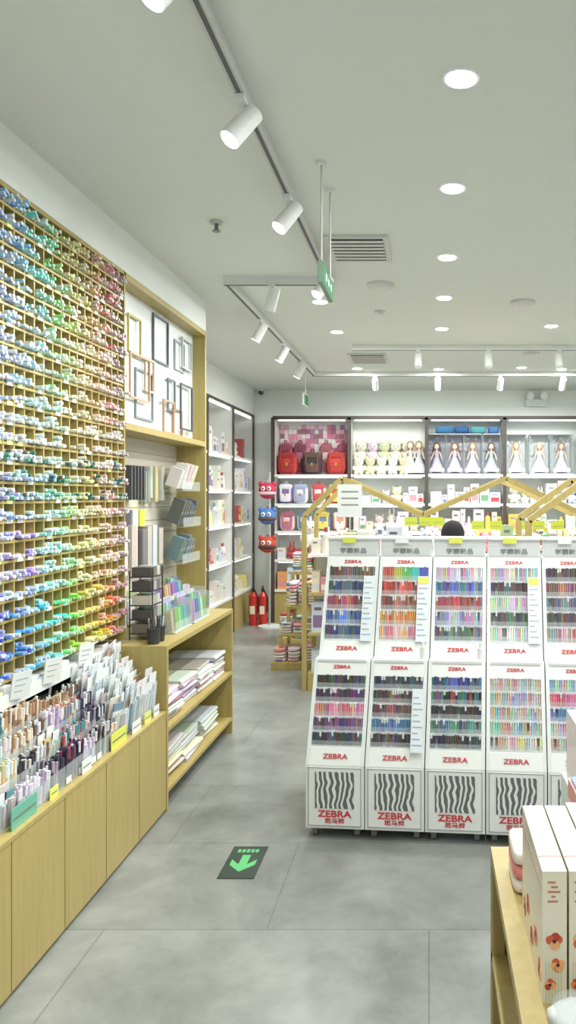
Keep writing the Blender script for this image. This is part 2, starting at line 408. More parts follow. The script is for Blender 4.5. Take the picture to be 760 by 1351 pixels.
# ------------------------------------------------------------ product helpers (front faces -Y locally)
PAST=[rgb(232,232,228),rgb(226,218,208),rgb(232,208,212),rgb(208,217,230),rgb(218,227,209),rgb(235,226,194),rgb(221,211,228)]
VIV=[rgb(185,80,80),rgb(222,196,98),rgb(100,140,176),rgb(115,160,120),rgb(216,145,160),rgb(135,115,155),rgb(222,160,95)]
def package(q,x,y,z,w,d,h,c):
    q.box(x,x+w,y,y+d,z,z+h,c,'gloss')
    c2=random.choice(PAST+VIV)
    q.box(x+w*.12,x+w*.88,y-.0015,y,z+h*.15,z+h*U(.4,.6),c2,'gloss')
    q.box(x+w*.2,x+w*.7,y-.0015,y,z+h*.72,z+h*.82,random.choice((rgb(110,105,110),rgb(150,150,160),c2)),'gloss')
def plush(q,x,y,z,s,c,ear=None,kind=0):
    ear=ear or c
    q.sq((x,y,z+s*.28),(s*.3,s*.26,s*.28),1,c)
    q.sq((x,y-.02*s,z+s*.7),(s*.27,s*.25,s*.25),1,c)
    for sx in (-1,1):
        if kind==0: q.sq((x+sx*s*.2,y,z+s*.93),(s*.09,s*.06,s*.1),1,ear,nu=8,nv=6)
        else: q.sq((x+sx*s*.12,y,z+s*1.08),(s*.06,s*.05,s*.22),1,ear,nu=8,nv=6)
        q.sq((x+sx*s*.27,y-s*.12,z+s*.35),(s*.09,s*.1,s*.14),1,c,nu=8,nv=6)
        q.sq((x+sx*s*.15,y-s*.24,z+s*.08),(s*.11,s*.14,s*.08),1,c,nu=8,nv=6)
        q.sq((x+sx*s*.1,y-s*.255,z+s*.74),(s*.026,s*.02,s*.032),1,DARK,nu=6,nv=5)
    q.sq((x,y-s*.26,z+s*.66),(s*.05,s*.03,s*.035),1,rgb(220,150,120),nu=6,nv=5)
def backpack(q,x,y,z,w,h,c,c2):
    q.sq((x,y,z+h*.48),(w/2,w*.25,h*.48),.5,c)
    q.sq((x,y-w*.24,z+h*.28),(w*.36,w*.1,h*.2),.45,c2)
    q.sq((x,y-w*.1,z+h*.82),(w*.46,w*.2,h*.14),.6,c2)
    q.box(x-w*.05,x+w*.05,y-w*.36,y-w*.33,z+h*.38,z+h*.5,rgb(220,190,90),'metal')
    for s in (-1,1):
        q.beam((x+s*w*.06,y,z+h*.94),(x+s*w*.1,y,z+h*1.06),.015,.015,c2)
        q.box(x+s*w*.3-.012,x+s*w*.3+.012,y-w*.3,y-w*.26,z+h*.3,z+h*.85,c2)
    q.beam((x-w*.1,y,z+h*1.06),(x+w*.1,y,z+h*1.06),.015,.015,c2)
def doll(q,x,y,z,s,c,hair):
    q.cyl((x,y,z+.02),(x,y,z+s*.5),s*.24,s*.06,n=14,col=c,mat='cloth')
    q.cyl((x,y,z+s*.1),(x,y,z+s*.3),s*.23,s*.14,n=14,col=tuple(min(1,v*1.06) for v in c),mat='cloth')
    q.cyl((x,y,z+s*.5),(x,y,z+s*.68),s*.06,s*.08,n=10,col=c,mat='cloth')
    for k in (-1,1): q.cyl((x+k*s*.08,y,z+s*.66),(x+k*s*.17,y-.01,z+s*.42),s*.025,s*.018,n=6,col=rgb(235,205,185))
    q.cyl((x,y,z+s*.66),(x,y,z+s*.74),s*.025,n=8,col=rgb(235,205,185))
    q.sq((x,y,z+s*.82),(s*.085,s*.085,s*.1),1,rgb(238,210,192),nu=10,nv=8)
    q.sq((x,y+s*.03,z+s*.84),(s*.11,s*.1,s*.12),1,hair,nu=10,nv=8)
    for k in (-1,1): q.sq((x+k*s*.1,y+.01,z+s*.68),(s*.04,s*.04,s*.14),1,hair,nu=8,nv=6)
def doll_box(q,x,y,z,w,h,c,hair,back):
    q.box(x-w/2,x+w/2,y+.12,y+.13,z,z+h,back)
    q.box(x-w/2,x+w/2,y-.1,y+.12,z,z+.012,back)
    q.box(x-w/2,x+w/2,y-.1,y+.12,z+h-.012,z+h,back)
    for s in (-1,1): q.box(x+s*w/2-.005,x+s*w/2+.005,y-.1,y+.12,z+.012,z+h-.012,OFFW,'clear')
    doll(q,x,y+.0,z+.012,h*.82,c,hair)
    for k in range(5): q.sq((x+U(-.4,.4)*w,y+.10,z+h*U(.5,.92)),(.03,.012,.03),1,mixc(c,WHITE,.4),nu=8,nv=6)
    for k in (-1,1): q.sq((x+k*w*.33,y-.05,z+.05),(.03,.03,.035),.8,mixc(c,random.choice(PAST),.6),nu=8,nv=6)
def bottle(q,x,y,z,r,h,c):
    q.cyl((x,y,z),(x,y,z+h*.7),r,n=12,col=c,mat='gloss'); q.cyl((x,y,z+h*.7),(x,y,z+h*.82),r,r*.45,n=12,col=c,mat='gloss'); q.cyl((x,y,z+h*.82),(x,y,z+h),r*.45,n=10,col=random.choice(VIV+[WHITE]),mat='gloss')
def fill(q,x0,x1,y,z,h,pal,mix='box',d=.2):
    x=x0+.02
    while x<x1-.06:
        r=R()
        if mix=='plush' or (mix=='mix' and r<.3):
            s=min(h*.8,U(.16,.24)); 
            if x+s*.7>x1: break
            plush(q,x+s*.35,y+.13,z,s,random.choice(pal),kind=random.choice((0,1)) if s*1.3<h else 0); x+=s*.72
        elif mix=='mix' and r<.45:
            w=U(.07,.09)
            bottle(q,x+w/2,y+.06,z,w*.45,min(h*.85,U(.15,.25)),random.choice(pal)); x+=w+.01
        else:
            w=U(.06,.14); w=min(w,x1-x-.01); hh=min(h*.9,U(.1,.3))
            package(q,x,y+U(0,.03),z,w,d,hh,random.choice(pal)); x+=w+U(.002,.012)

# ------------------------------------------------------------ back wall shelves
SY=9.6
bays=[-1.98,-1.01,-.03,.96,1.95,2.94,3.9]
FR=rgb(74,66,62)
q=MB()
for x in bays:
    q.box(x-.022,x+.022,SY,SY+.03,0,2.6,FR); q.box(x-.018,x+.018,SY+.03,9.99,0,2.6,rgb(215,214,210))
q.box(bays[0],bays[-1],SY,SY+.03,2.575,2.62,FR); q.box(bays[0],bays[-1],SY+.03,9.99,2.575,2.615,OFFW)
q.box(bays[0],bays[-1],9.96,9.99,0,2.575,rgb(222,228,224))
levels=[.42,.8,1.16,1.51,1.88]
for a,b2 in zip(bays,bays[1:]):
    for z in levels:
        q.box(a+.022,b2-.022,SY+.01,9.96,z-.03,z,rgb(236,237,233),'gloss')
        q.box(a+.022,b2-.022,SY+.004,SY+.01,z-.03,z,rgb(225,228,225))
    q.box(a+.022,b2-.022,SY+.02,9.96,0,.39,WOOD,'wood')
    q.box((a+b2)/2-.002,(a+b2)/2+.002,SY+.015,SY+.02,.02,.37,DARK)
    for z in levels[1:]+[2.575+.03]:
        q.box(a+.06,b2-.06,SY+.05,SY+.065,z-.045,z-.032,WHITE,'strip')
q.build('display_shelving')
q=MB()
for i in range(16):
    for j in range(7):
        x=-1.95+i*.056; z=2.12+j*.06
        if R()<.85: q.box(x,x+.054,9.94,9.959,z,z+.058,random.choice((rgb(215,135,160),rgb(195,115,140),rgb(228,190,202),rgb(165,125,155),rgb(225,212,218),rgb(150,105,120),rgb(212,165,182))))
q.build('mosaic_poster')
q=MB(); 
for x,c,c2 in ((-1.82,rgb(196,66,62),rgb(160,52,54)),(-1.5,rgb(66,60,64),rgb(100,76,70)),(-1.19,rgb(200,76,68),rgb(172,62,58))): backpack(q,x,9.77,1.881,.25,.30,c,c2)
for x,c,c2 in ((-1.68,rgb(170,110,135),rgb(120,65,82)),(-1.34,rgb(208,185,192),rgb(160,92,104)),(-1.12,rgb(190,110,120),rgb(140,80,100)),(-1.87,rgb(200,125,150),rgb(140,70,90))): backpack(q,x,9.885,1.881,.17,.42,c,c2)
q.build('backpack_row')
q=MB()
for x,c,c2 in ((-1.84,rgb(130,110,165),rgb(225,222,230)),(-1.65,rgb(225,228,235),rgb(165,172,200)),(-1.42,rgb(232,225,225),rgb(195,85,90)),(-1.2,rgb(195,75,72),rgb(230,205,110))): backpack(q,x,9.76,1.511,.19,.26,c,c2)
for x,c,c2 in ((-1.82,rgb(232,200,206),rgb(180,110,130)),(-1.6,rgb(236,234,228),rgb(110,130,160)),(-1.36,rgb(115,135,185),rgb(225,205,100)),(-1.14,rgb(228,165,140),rgb(245,236,226))): backpack(q,x,9.76,1.161,.19,.25,c,c2)
q.build('lunch_bag_row')
q=MB()
for i in range(5): plush(q,-.9+i*.145,9.76,1.881,.23,random.choice((rgb(224,222,204),rgb(214,208,168),rgb(220,220,218))),kind=0)
for i in range(5): plush(q,-.88+i*.15,9.88,2.05,.27,random.choice((rgb(208,206,190),rgb(186,198,162),rgb(202,190,204))))
q.sq((-.58,9.90,1.965),(.36,.05,.083),.5,rgb(210,210,206))
for x in (-.24,-.13): doll(q,x,9.78,1.881,.46,rgb(190,194,200),rgb(160,140,112))
q.build('plush_toy_row')
for nm,specs in (('doll_box_row',[(.1,rgb(184,176,200),rgb(110,85,80)),(.33,rgb(198,188,206),rgb(150,110,90)),(.56,rgb(210,206,213),rgb(170,145,115)),(.8,rgb(174,185,191),rgb(120,100,95))]),
                 ('doll_box_row',[(1.12,rgb(228,228,228),rgb(205,185,155)),(1.42,rgb(226,226,229),rgb(210,192,170)),(1.7,rgb(224,224,230),rgb(165,145,128))])):
    q=MB()
    for x,c,h in specs: doll_box(q,x,9.74,1.881,.222 if x<1 else .26,.52,c,h,rgb(186,188,199) if x<1 else rgb(214,219,223))
    q.build(nm)
q=MB()
q.sq((.2,9.76,2.453),(.12,.1,.05),.6,rgb(60,120,160)); q.sq((.42,9.76,2.453),(.1,.1,.05),.7,rgb(50,95,145)); q.sq((.63,9.76,2.45),(.1,.1,.045),.5,rgb(80,150,158)); q.sq((.83,9.76,2.45),(.07,.1,.045),.5,rgb(70,115,170))
q.build('plush_bundle')
q=MB()
for bi in range(1,6):
    a,b2=bays[bi]+.03,bays[bi+1]-.03
    fill(q,a,b2,9.64,1.511,.33,PAST,'mix' if bi!=2 else 'box')
    fill(q,a,b2,9.64,1.161,.31,PAST+VIV[:2],'mix')
    fill(q,a,b2,9.64,.801,.31,PAST+VIV,'box')
    fill(q,a,b2,9.64,.421,.33,PAST+VIV,'box')
    if bi>=4: fill(q,a,b2,9.64,1.881,.5,PAST,'mix')
fill(q,bays[0]+.03,bays[1]-.03,9.64,.801,.3,PAST+VIV,'mix'); fill(q,bays[0]+.03,bays[1]-.03,9.64,.421,.3,PAST+VIV,'box')
q.build('boxed_toys')

# ------------------------------------------------------------ left wall shelves (face +X)
TL=Matrix.Translation((-2.3,0,0))@Matrix.Rotation(math.pi/2,4,'Z')
q=MB(TL)
lb=[5.85,6.88,7.91,8.95,9.97]
for y in lb:
    q.box(y-.018,y+.018,0,.02,0,2.66,rgb(92,84,76)); q.box(y-.014,y+.014,.02,.38,0,2.66,rgb(226,228,225))
q.box(lb[0],lb[-1],0,.02,2.64,2.665,rgb(92,84,76)); q.box(lb[0],lb[-1],.02,.38,2.64,2.665,OFFW); q.box(lb[0],lb[-1],.36,.38,0,2.63,rgb(228,232,228))
ll=[.42,.85,1.28,1.68,2.08]
for a,b2 in zip(lb,lb[1:]):
    for z in ll: q.box(a+.02,b2-.02,.01,.36,z-.025,z,rgb(236,238,235),'gloss')
    q.box(a+.02,b2-.02,.02,.36,0,.395,WOOD,'wood')
    for z in ll[1:]+[2.655]: q.box(a+.06,b2-.06,.03,.045,z-.04,z-.027,WHITE,'strip')
q.build('display_shelving')
q=MB(TL)
PP=[rgb(225,225,221)]*3+PAST+[rgb(225,216,130),rgb(185,88,85),rgb(168,176,150)]
for a,b2 in zip(lb,lb[1:]):
    for z in ll: fill(q,a+.03,b2-.03,.05,z+.001,.38,PP,'mix')
q.build('boxed_gifts')

# ------------------------------------------------------------ hanging character bags
q=MB(); hx,hy=-1.95,9.28
q.cyl((hx,hy,0),(hx,hy,.02),.14,n=20,col=OFFW); q.cyl((hx,hy,.02),(hx,hy,1.9),.012,col=OFFW,mat='metal')
for z,c,c2 in ((1.67,rgb(195,60,85),rgb(235,195,205)),(1.36,rgb(80,125,190),rgb(100,75,65))  ,(1.02,rgb(190,75,55),rgb(75,52,50))):
    q.cyl((hx,hy,z+.13),(hx,hy-.13,z+.13),.005,n=6,col=OFFW,mat='metal'); q.cyl((hx,hy-.13,z+.13),(hx,hy-.13,z+.08),.006,n=6,col=c2)
    q.sq((hx,hy-.13,z),(.105,.085,.1),.9,c); q.sq((hx,hy-.135,z-.03),(.108,.088,.03),.8,c2)
    for s in (-1,1):
        q.sq((hx+s*.035,hy-.212,z+.025),(.026,.012,.028),1,WHITE,nu=8,nv=6); q.sq((hx+s*.035,hy-.224,z+.025),(.011,.006,.013),1,DARK,nu=8,nv=6)
        q.sq((hx+s*.08,hy-.13,z+.08),(.03,.03,.035),1,c,nu=8,nv=6)
q.build('character_bag_stand')
for ex in (-2.19,-2.07):
    q=MB(); ey=9.45
    q.cyl((ex,ey,0),(ex,ey,.36),.052,n=20,col=rgb(190,48,44),mat='gloss'); q.cyl((ex,ey,.36),(ex,ey,.41),.052,.02,n=20,col=rgb(190,48,44),mat='gloss')
    q.cyl((ex,ey,.41),(ex,ey,.45),.018,n=10,col=DARK,mat='metal'); q.box(ex-.01,ex+.01,ey-.07,ey+.02,.45,.462,DARK); q.box(ex-.008,ex+.008,ey-.075,ey+.0,.475,.485,DARK); q.box(ex-.008,ex+.008,ey,ey+.02,.45,.485,DARK)
    q.cyl((ex+.02,ey,.43),(ex+.062,ey-.02,.35),.008,n=8,col=DARK); q.cyl((ex+.062,ey-.02,.35),(ex+.062,ey-.02,.16),.01,n=8,col=DARK)
    q.box(ex-.03,ex+.03,ey-.0535,ey-.05,.14,.24,rgb(235,225,200)); q.build('fire_extinguisher')

# ------------------------------------------------------------ tiered stands
def stand(x0,x1,y0,y1,zs,top,pal,name='tiered_product_stand',step=.06):
    q=MB()
    q.box(x0,x1,y0,y1,0,.05,WOOD,'wood')
    n=len(zs)
    for i,z in enumerate(zs):
        a=step*i
        q.box(x0+a,x1,y0+a,y1,z,z+.022,WOOD,'wood')
        for (px,py) in ((x0+a,y0+a),(x1-.03,y0+a),(x0+a,y1-.03),(x1-.03,y1-.03)):
            q.box(px,px+.03,py,py+.03,.05 if i==0 else zs[i-1]+.022,z,WOOD,'wood')
    o=q.build(name)
    q=MB()
    for i,z in enumerate(zs):
        a=step*i
        nx=3
        zt=(zs[i+1] if i<n-1 else top)-.04
        for k in range(nx):
            w=(x1-x0-a)/nx-.01; xx=x0+a+.005+k*(w+.01)
            zz=z+.0225; tt=zt-U(0,.07)
            while zz<tt-.03:
                hh=U(.02,.035); c=random.choice(pal)
                q.sq((xx+w/2,y0+a+.17,zz+hh/2),(w/2-.002,.13,hh/2),.4,c,'gloss',Matrix.Rotation(U(-.05,.05),4,'Z'))
                if R()<.5: q.box(xx+w*.25,xx+w*.75,y0+a+.036,y0+a+.04,zz+.006,zz+hh-.006,random.choice(VIV+PAST),'gloss')
                zz+=hh
    q.build('packaged_goods')
stand(-1.45,-1.06,6.96,7.45,[.05,.30,.55],.86,PAST+[rgb(228,182,196),rgb(228,150,165)])
stand(-1.62,-1.15,8.1,8.6,[.05,.42,.75],1.08,PAST+VIV[:4])
q=MB(); plush(q,-1.30,8.35,1.03,.32,rgb(238,238,234),kind=0); q.build('plush_rabbit')
# ------------------------------------------------------------ central gondola with house-shaped frames
q=MB()
gx0,gx1,gy0,gy1=-1.0,1.55,6.25,6.95
q.box(gx0,gx1,gy0,gy1,0,.12,WOOD,'wood'); q.box(gx0+.02,gx1,6.58,6.6,.12,1.1,rgb(235,235,228))
for z in (.12,.45,.78,1.1):
    q.box(gx0,gx1,gy0,gy1,z,z+.02,WOOD if z<1 else rgb(238,238,232),'wood' if z<1 else 'paint')
for x in (-.15,.7):
    q.box(x,x+.02,gy0+.01,gy1-.01,.14,1.1,WOOD,'wood')
for yy in (gy0-.005,gy1-.035):
    pts=[(-1.03,0.0),(-1.03,1.44),(-.72,1.75),(-.05,1.44),(.64,1.75),(1.3,1.44),(1.55,1.44),(1.55,0)]
    for a,b2 in zip(pts,pts[1:]): q.beam((a[0],yy+.02,a[1]),(b2[0],yy+.02,b2[1]),.035,.04,WOOD,'wood')
q.build('gondola_shelf')
q=MB()
for z,h in ((.1405,.28),(.4705,.28),(.8005,.28),(1.1205,.26)):
    for a,b2 in ((gx0+.0,-.16),(-.11,.69),(.74,gx1-.04)): fill(q,a,b2,gy0+.06,z,h,PAST+VIV[3:5],'box' if z<1 else 'mix',d=.18)
    if z>1:
        fill(q,gx0+.05,gx1-.05,gy0+.33,z+.0,.4,PAST+[rgb(222,226,120),rgb(150,175,130)],'mix',d=.15)
q.build('toy_boxes')
q=MB()
for i,(x,z) in enumerate(((-.75,1.43),(-.2,1.36),(-.08,1.36),(.02,1.36),(.35,1.33),(.5,1.33),(.72,1.33),(.85,1.33),(1.0,1.33))):
    c=rgb(205,218,70) if i else rgb(225,229,230)
    w=.10 if i else .2; h=.07 if i else .27
    q.box(x,x+w,6.22,6.224,z,z+h,c,'gloss'); q.box(x+w/2-.004,x+w/2+.004,6.224,6.228,1.12,z+.02,OFFW)
    for k in range(3 if not i else 1): q.box(x+w*.15,x+w*.85,6.2185,6.22,z+h*(.35+.2*k),z+h*(.40+.2*k),rgb(150,152,140),'gloss')
q.build('price_sign_row')
q=MB()
q.box(.66,2.3,5.05,5.56,0,.12,WOOD,'wood')
for z in (.12,.5,.85,1.1): q.box(.66,2.26,5.05,5.56,z,z+.02,WOOD,'wood')
q.box(1.4,1.42,5.05,5.56,.12,1.1,WOOD,'wood')
for yy in (5.02,5.58):
    pts=[(.66,0),(.66,1.44),(1.05,1.72),(1.5,1.44),(1.9,1.72),(2.28,1.44),(2.28,0)]
    for a,b2 in zip(pts,pts[1:]): q.beam((a[0],yy,a[1]),(b2[0],yy,b2[1]),.035,.042,WOOD,'wood')
q.build('gondola_shelf')
q=MB(); fill(q,.7,2.2,5.12,1.1205,.26,PAST+[rgb(220,226,120)],'box'); fill(q,.7,1.38,5.1,.8705,.2,PAST+VIV,'box'); q.build('gift_boxes')

# ------------------------------------------------------------ pen display stands
W=.281; RZ=-math.radians(5.0)
RED=rgb(200,62,68)
lower=[[rgb(78,78,82),rgb(92,74,96),rgb(222,140,165),rgb(118,90,120),rgb(84,82,92)],
 [rgb(78,80,100),rgb(104,90,88),rgb(140,96,100),rgb(104,132,168),rgb(90,88,88)],
 [rgb(80,96,148),'rg',rgb(70,66,70),rgb(100,134,132),rgb(78,74,78)],
 ['rain','rain','rain','rain',rgb(236,205,185)],
 ['rain',rgb(205,125,150),rgb(110,155,185),'rain','rain'],['rain']*5]
upper=[[rgb(112,96,92),rgb(88,98,120),rgb(170,96,106),rgb(98,122,190),rgb(90,96,126)],
 ['vrain',rgb(196,90,92),rgb(160,112,104),rgb(232,152,98),rgb(234,162,160)],
 [rgb(208,190,208),rgb(98,122,170),rgb(180,96,104),rgb(178,160,196),rgb(122,118,128)],
 [rgb(194,196,192),rgb(84,84,86),rgb(206,205,202),rgb(100,102,104),rgb(224,222,220)],
 [rgb(92,90,94),rgb(146,122,124),rgb(118,128,134),rgb(92,90,94),rgb(180,166,160)],['rain']*5]
def pcol(spec,u):
    if spec=='rain': return hsv(random.choice((U(-.1,.15),U(-.1,.15),U(.3,.5),U(.55,.7))),U(.12,.38),.92)
    if spec=='vrain': return hsv(.02+.8*u,.48,.84)
    if spec=='rg': return random.choice((rgb(95,158,115),rgb(192,95,95),rgb(95,115,175),rgb(66,66,72)))
    return tuple(max(0,min(1,v*U(.78,1.25)+U(-.03,.05))) for v in spec)
c0=Vector((-.58,3.55,0))
for i in range(6):
    loc=c0+Matrix.Rotation(RZ,3,'Z')@Vector((i*W,0,0))
    e=empty('pen_display_stand',loc,RZ)
    q=MB(); g=.0025; a,b2=g,W-g
    q.box(a,b2,0.0,.62,.05,.345,WHITE,'gloss')
    q.box(a+.012,b2-.012,-.003,0,.062,.335,rgb(238,242,241),'gloss')
    for s,t in ((a+.012,a+.016),(b2-.016,b2-.012)): q.box(s,t,-.0045,-.003,.062,.335,rgb(165,170,174))
    for s,t in ((.062,.066),(.331,.335)): q.box(a+.012,b2-.012,-.0045,-.003,s,t,rgb(165,170,174))
    for wx in (.04,W-.04):
        for wy in (.05,.57): q.cyl((wx-.012,wy,.025),(wx+.012,wy,.025),.025,n=12,col=rgb(120,120,120)); q.box(wx-.016,wx+.016,wy-.012,wy+.012,.03,.052,rgb(150,150,150),'metal')
    lowp=[(0,.345),(.19,.80),(.40,.80),(.40,.345)]
    upp=[(.27,.80),(.47,1.28),(.62,1.28),(.62,.80)]
    for s,t in ((a,a+.018),(b2-.018,b2)): q.prism(lowp,s,t,rgb(224,229,229),'gloss'); q.prism(upp,s,t,rgb(224,229,229),'gloss')
    q.box(a,b2,.40,.62,.345,.80,WHITE,'gloss')
    q.box(a+.018,b2-.018,.18,.62,.79,.802,WHITE,'gloss')
    q.prism([(.0,.345),(.030,.418),(.4,.418),(.4,.345)],a+.018,b2-.018,WHITE,'gloss')
    q.prism([(.160,.728),(.19,.80),(.21,.80),(.21,.728)],a+.018,b2-.018,WHITE,'gloss')
    q.prism([(.27,.802),(.298,.868),(.5,.868),(.5,.802)],a+.018,b2-.018,WHITE,'gloss')
    q.prism([(.449,1.23),(.47,1.28),(.62,1.28),(.62,1.23)],a+.018,b2-.018,WHITE,'gloss')
    q.box(a+.018,b2-.018,.55,.56,.868,1.23,rgb(215,220,222),'gloss')
    q.box(a+.004,b2-.004,.475,.505,1.28,1.375,rgb(226,230,231),'gloss')
    q.box(a+.012,b2-.012,.472,.475,1.29,1.335,rgb(214,219,220),'gloss')
    q.box(a,b2,.46,.62,1.375,1.385,WHITE,'gloss')
    q.box(W*.3,W*.55,.458,.4595,1.355,1.385,rgb(218,228,100) if i in(0,2,3) else WHITE,'gloss')
    def rows(spec,yb,zb,n,dy,dz,ph):
        for r in range(n):
            y=yb+dy*r; z=zb+dz*r
            q.box(a+.018,b2-.018,y,y+.08,z,z+.004,rgb(225,230,232),'gloss')
            q.box(a+.018,b2-.018,y+.055,y+.058,z,z+dz,rgb(200,205,208),'gloss')
            q.box(a+.018,b2-.018,y-.002,y,z-.002,z+.009,rgb(226,232,234),'gloss')
            q.box(a+.018,b2-.018,y-.001,y,z+.010,z+.03,WHITE,'clear')
            sp=spec[n-1-r]
            npn=21
            for k in range(npn):
                if R()<.04: continue
                u=k/npn
                x=a+.025+(W-.055)*k/(npn-1)
                cc=pcol(sp,int(u*5)/5 if isinstance(sp,str) else u); hh=ph*U(.93,1.05)
                if int(u*4)%2 and not isinstance(sp,str): cc=tuple(min(1,v*1.15+.03) for v in cc)
                yy=y+.008+U(0,.012)
                q.box(x-.0048,x+.0048,yy,yy+.009,z+.004,z+hh*.72,cc,'gloss')
                q.box(x-.0042,x+.0042,yy+.001,yy+.008,z+hh*.72,z+hh,cc if R()<.85 else WHITE,'gloss')
    rows(lower[i],.036,.418,5,.0258,.062,.064)
    rows(upper[i],.306,.870,5,.030,.072,.074)
    if i in (0,1,3,4):
        T=Matrix.Translation((W-.045,.29,.87))@Matrix.Rotation(-math.atan(.2/.48),4,'X')
        q.box(-.028,.03,-.01,-.006,0,.34,rgb(222,230,234),'gloss',T)
        for k in range(11): q.box(-.022,.024-.01*(k%3),-.0112,-.01,.03+k*.027,.036+k*.027,random.choice((rgb(150,180,212),rgb(165,172,180))),'gloss',T)
        if i%2: q.box(-.025,.028,-.0118,-.0112,.30,.335,rgb(218,228,100),'gloss',T)
    if i==1:
        T=Matrix.Translation((W-.04,.01,.41))@Matrix.Rotation(-math.atan(.19/.455),4,'X')
        q.box(-.028,.03,-.01,-.006,0,.29,rgb(222,230,234),'gloss',T)
        for k in range(9): q.box(-.022,.024-.01*(k%3),-.0112,-.01,.03+k*.027,.036+k*.027,random.choice((rgb(150,180,212),rgb(165,172,180))),'gloss',T)
    if i in (1,2): q.cyl((W*.9,.22,.802),(W*.9,.22,.86),.016,n=12,col=WHITE,mat='gloss'); q.cyl((W*.9,.22,.86),(W*.9,.22,.885),.007,n=10,col=WHITE,mat='gloss')
    q.build('housing_and_pens',e)
    z=MB(); z.box(.048,W-.048,-.0055,-.0035,.145,.315,WHITE,'zebra'); z.build('animal_print_panel',e)
    text('ZEBRA',(W/2,-.0045,.118),.042,RED,e,bold=.001,sx=1.25)
    text('斑马牌',(W/2,-.0045,.086),.026,RED,e,bold=.0004,sx=1.2)
    tl=(math.pi/2-math.atan(.19/.455),0,0)
    text('ZEBRA',(W/2,.012,.382),.030,RED,e,rot=tl,bold=.0006,sx=1.3)
    text('ZEBRA',(W/2,.173,.766),.022,RED,e,rot=tl,bold=.0005,sx=1.3)
    text('ZEBRA',(W/2,.281,.835),.028,RED,e,rot=tl,bold=.0006,sx=1.3)
    text('ZEBRA',(W/2,.458,1.256),.024,RED,e,rot=tl,bold=.0005,sx=1.3)
    text('学霸新品',(W/2,.4705,1.312),.030,rgb(130,134,136),e,bold=.0003,sx=1.2)

# ------------------------------------------------------------ book table lower right
q=MB()
bx0,bx1,by0,by1=.15,1.0,.75,1.84
q.box(bx0,bx1,by0,by1,.725,.75,WOOD,'wood')
for x in (bx0,bx1-.03):
    for y in (by0,by1-.04): q.box(x,x+.03,y,y+.04,0,.725,WOOD,'wood')
q.box(bx0,bx1,by0,by1,.49,.51,WOOD,'wood'); q.box(bx0,bx1,by0,by1,.1,.12,WOOD,'wood')
q.box(.55,.57,by0,by1,.12,.725,WOOD,'wood'); q.box(bx0,bx1,by1-.015,by1,.1,.725,WOOD,'wood')
q.build('book_table')
CREAM=rgb(226,222,204)
def flower(q,face,u,v,r,x,y):
    for k in range(5):
        a=k*1.256+R(); pu=u+math.cos(a)*r*.5; pv=v+math.sin(a)*r*.5
        col=random.choice((rgb(205,95,65),rgb(225,140,85),rgb(180,65,55),rgb(235,175,120)))
        if face=='f': q.cyl((pu,y-.0006-.0001*k,pv),(pu,y,pv),r*.55,n=10,col=col,smooth=False)
        else: q.cyl((x-.0006-.0001*k,pu,pv),(x,pu,pv),r*.55,n=10,col=col,smooth=False)
    if face=='f': q.cyl((u,y-.0015,v),(u,y,v),r*.25,n=8,col=rgb(80,50,42),smooth=False)
    else: q.cyl((x-.0015,u,v),(x,u,v),r*.25,n=8,col=rgb(80,50,42),smooth=False)
for i in range(6):
    q=MB(); x=.19+i*.045; y=1.27+ (0 if i<2 else .015); h=.222; d=.27
    q.box(x,x+.041,y,y+d,.75,.75+h,CREAM,'gloss')
    q.box(x+.003,x+.038,y+.004,y+d-.004,.75+h,.75+h+.0006,rgb(230,227,213),'paint')
    q.box(x+.001,x+.04,y+.05,y+.053,.75+h,.75+h+.0009,rgb(205,120,100),'paint')
    for k in range(5): q.box(x+.009+(k%2)*.006,x+.022+(k%3)*.004,y-.0006,y,.75+h-.020-k*.008,.75+h-.017-k*.008,rgb(185,120,105),'gloss')
    flower(q,'f',x+.02,.75+.105,.014,x,y); flower(q,'f',x+.026,.75+.065,.012,x,y); flower(q,'f',x+.013,.75+.032,.010,x,y)
    for k in range(6): q.box(x+.006+k*.005,x+.0065+k*.005,y-.0003,y,.75,.82,rgb(150,160,110),'gloss')
    if i==0:
        for k in range(5): flower(q,'s',y+.03+k*.05,.75+.04+.03*(k%2),.018,x,y)
        q.box(x-.0005,x,y+.01,y+.26,.935,.94,rgb(200,140,120),'gloss')
    q.build('boxed_book')
q=MB()
for k in range(4): 
    q.box(.33,.62,1.60,1.80,.75+k*.046,.794+k*.046,[rgb(232,232,232),rgb(110,145,190),rgb(230,232,235),rgb(220,150,140)][k],'gloss')
    q.box(.35,.6,1.598,1.60,.76+k*.046,.785+k*.046,random.choice((WHITE,rgb(210,220,235))),'gloss')
q.box(.335,.60,1.615,1.79,.934,.938,rgb(90,135,190),'gloss'); q.box(.35,.585,1.63,1.775,.938,.94,rgb(236,240,240),'gloss')
q.build('book_stack')
q=MB()
for k in range(3): q.sq((.215,1.68,.7655+k*.03),(.035,.07,.015),.4,[rgb(225,215,210),rgb(215,130,125),rgb(225,218,210)][k],'gloss')
q.build('wrapped_notebooks')
q=MB()
for k in range(3): q.sq((.235,1.13,.763+k*.022),(.045-.004*k,.075-.006*k,.013),.5,[rgb(195,195,185),rgb(215,198,140),rgb(205,207,207)][k],'cloth',Matrix.Rotation(.3*k,4,'Z'))
q.sq((.235,1.13,.79),(.05,.085,.04),.6,WHITE,'clear')
q.build('plastic_wrapped_bundle')
q=MB()
for k in range(12): q.box(.19+U(0,.01),.42,by0+.1+k*.075,by0+.168+k*.075,.511,.51+U(.1,.17),random.choice((rgb(200,200,195),rgb(165,150,140),rgb(180,172,188),rgb(215,205,200),rgb(185,110,105))),'gloss')
q.build('boxed_notebooks')
q=MB()
q.box(.48,1.2,2.3,2.75,0,.6,WHITE,'gloss')
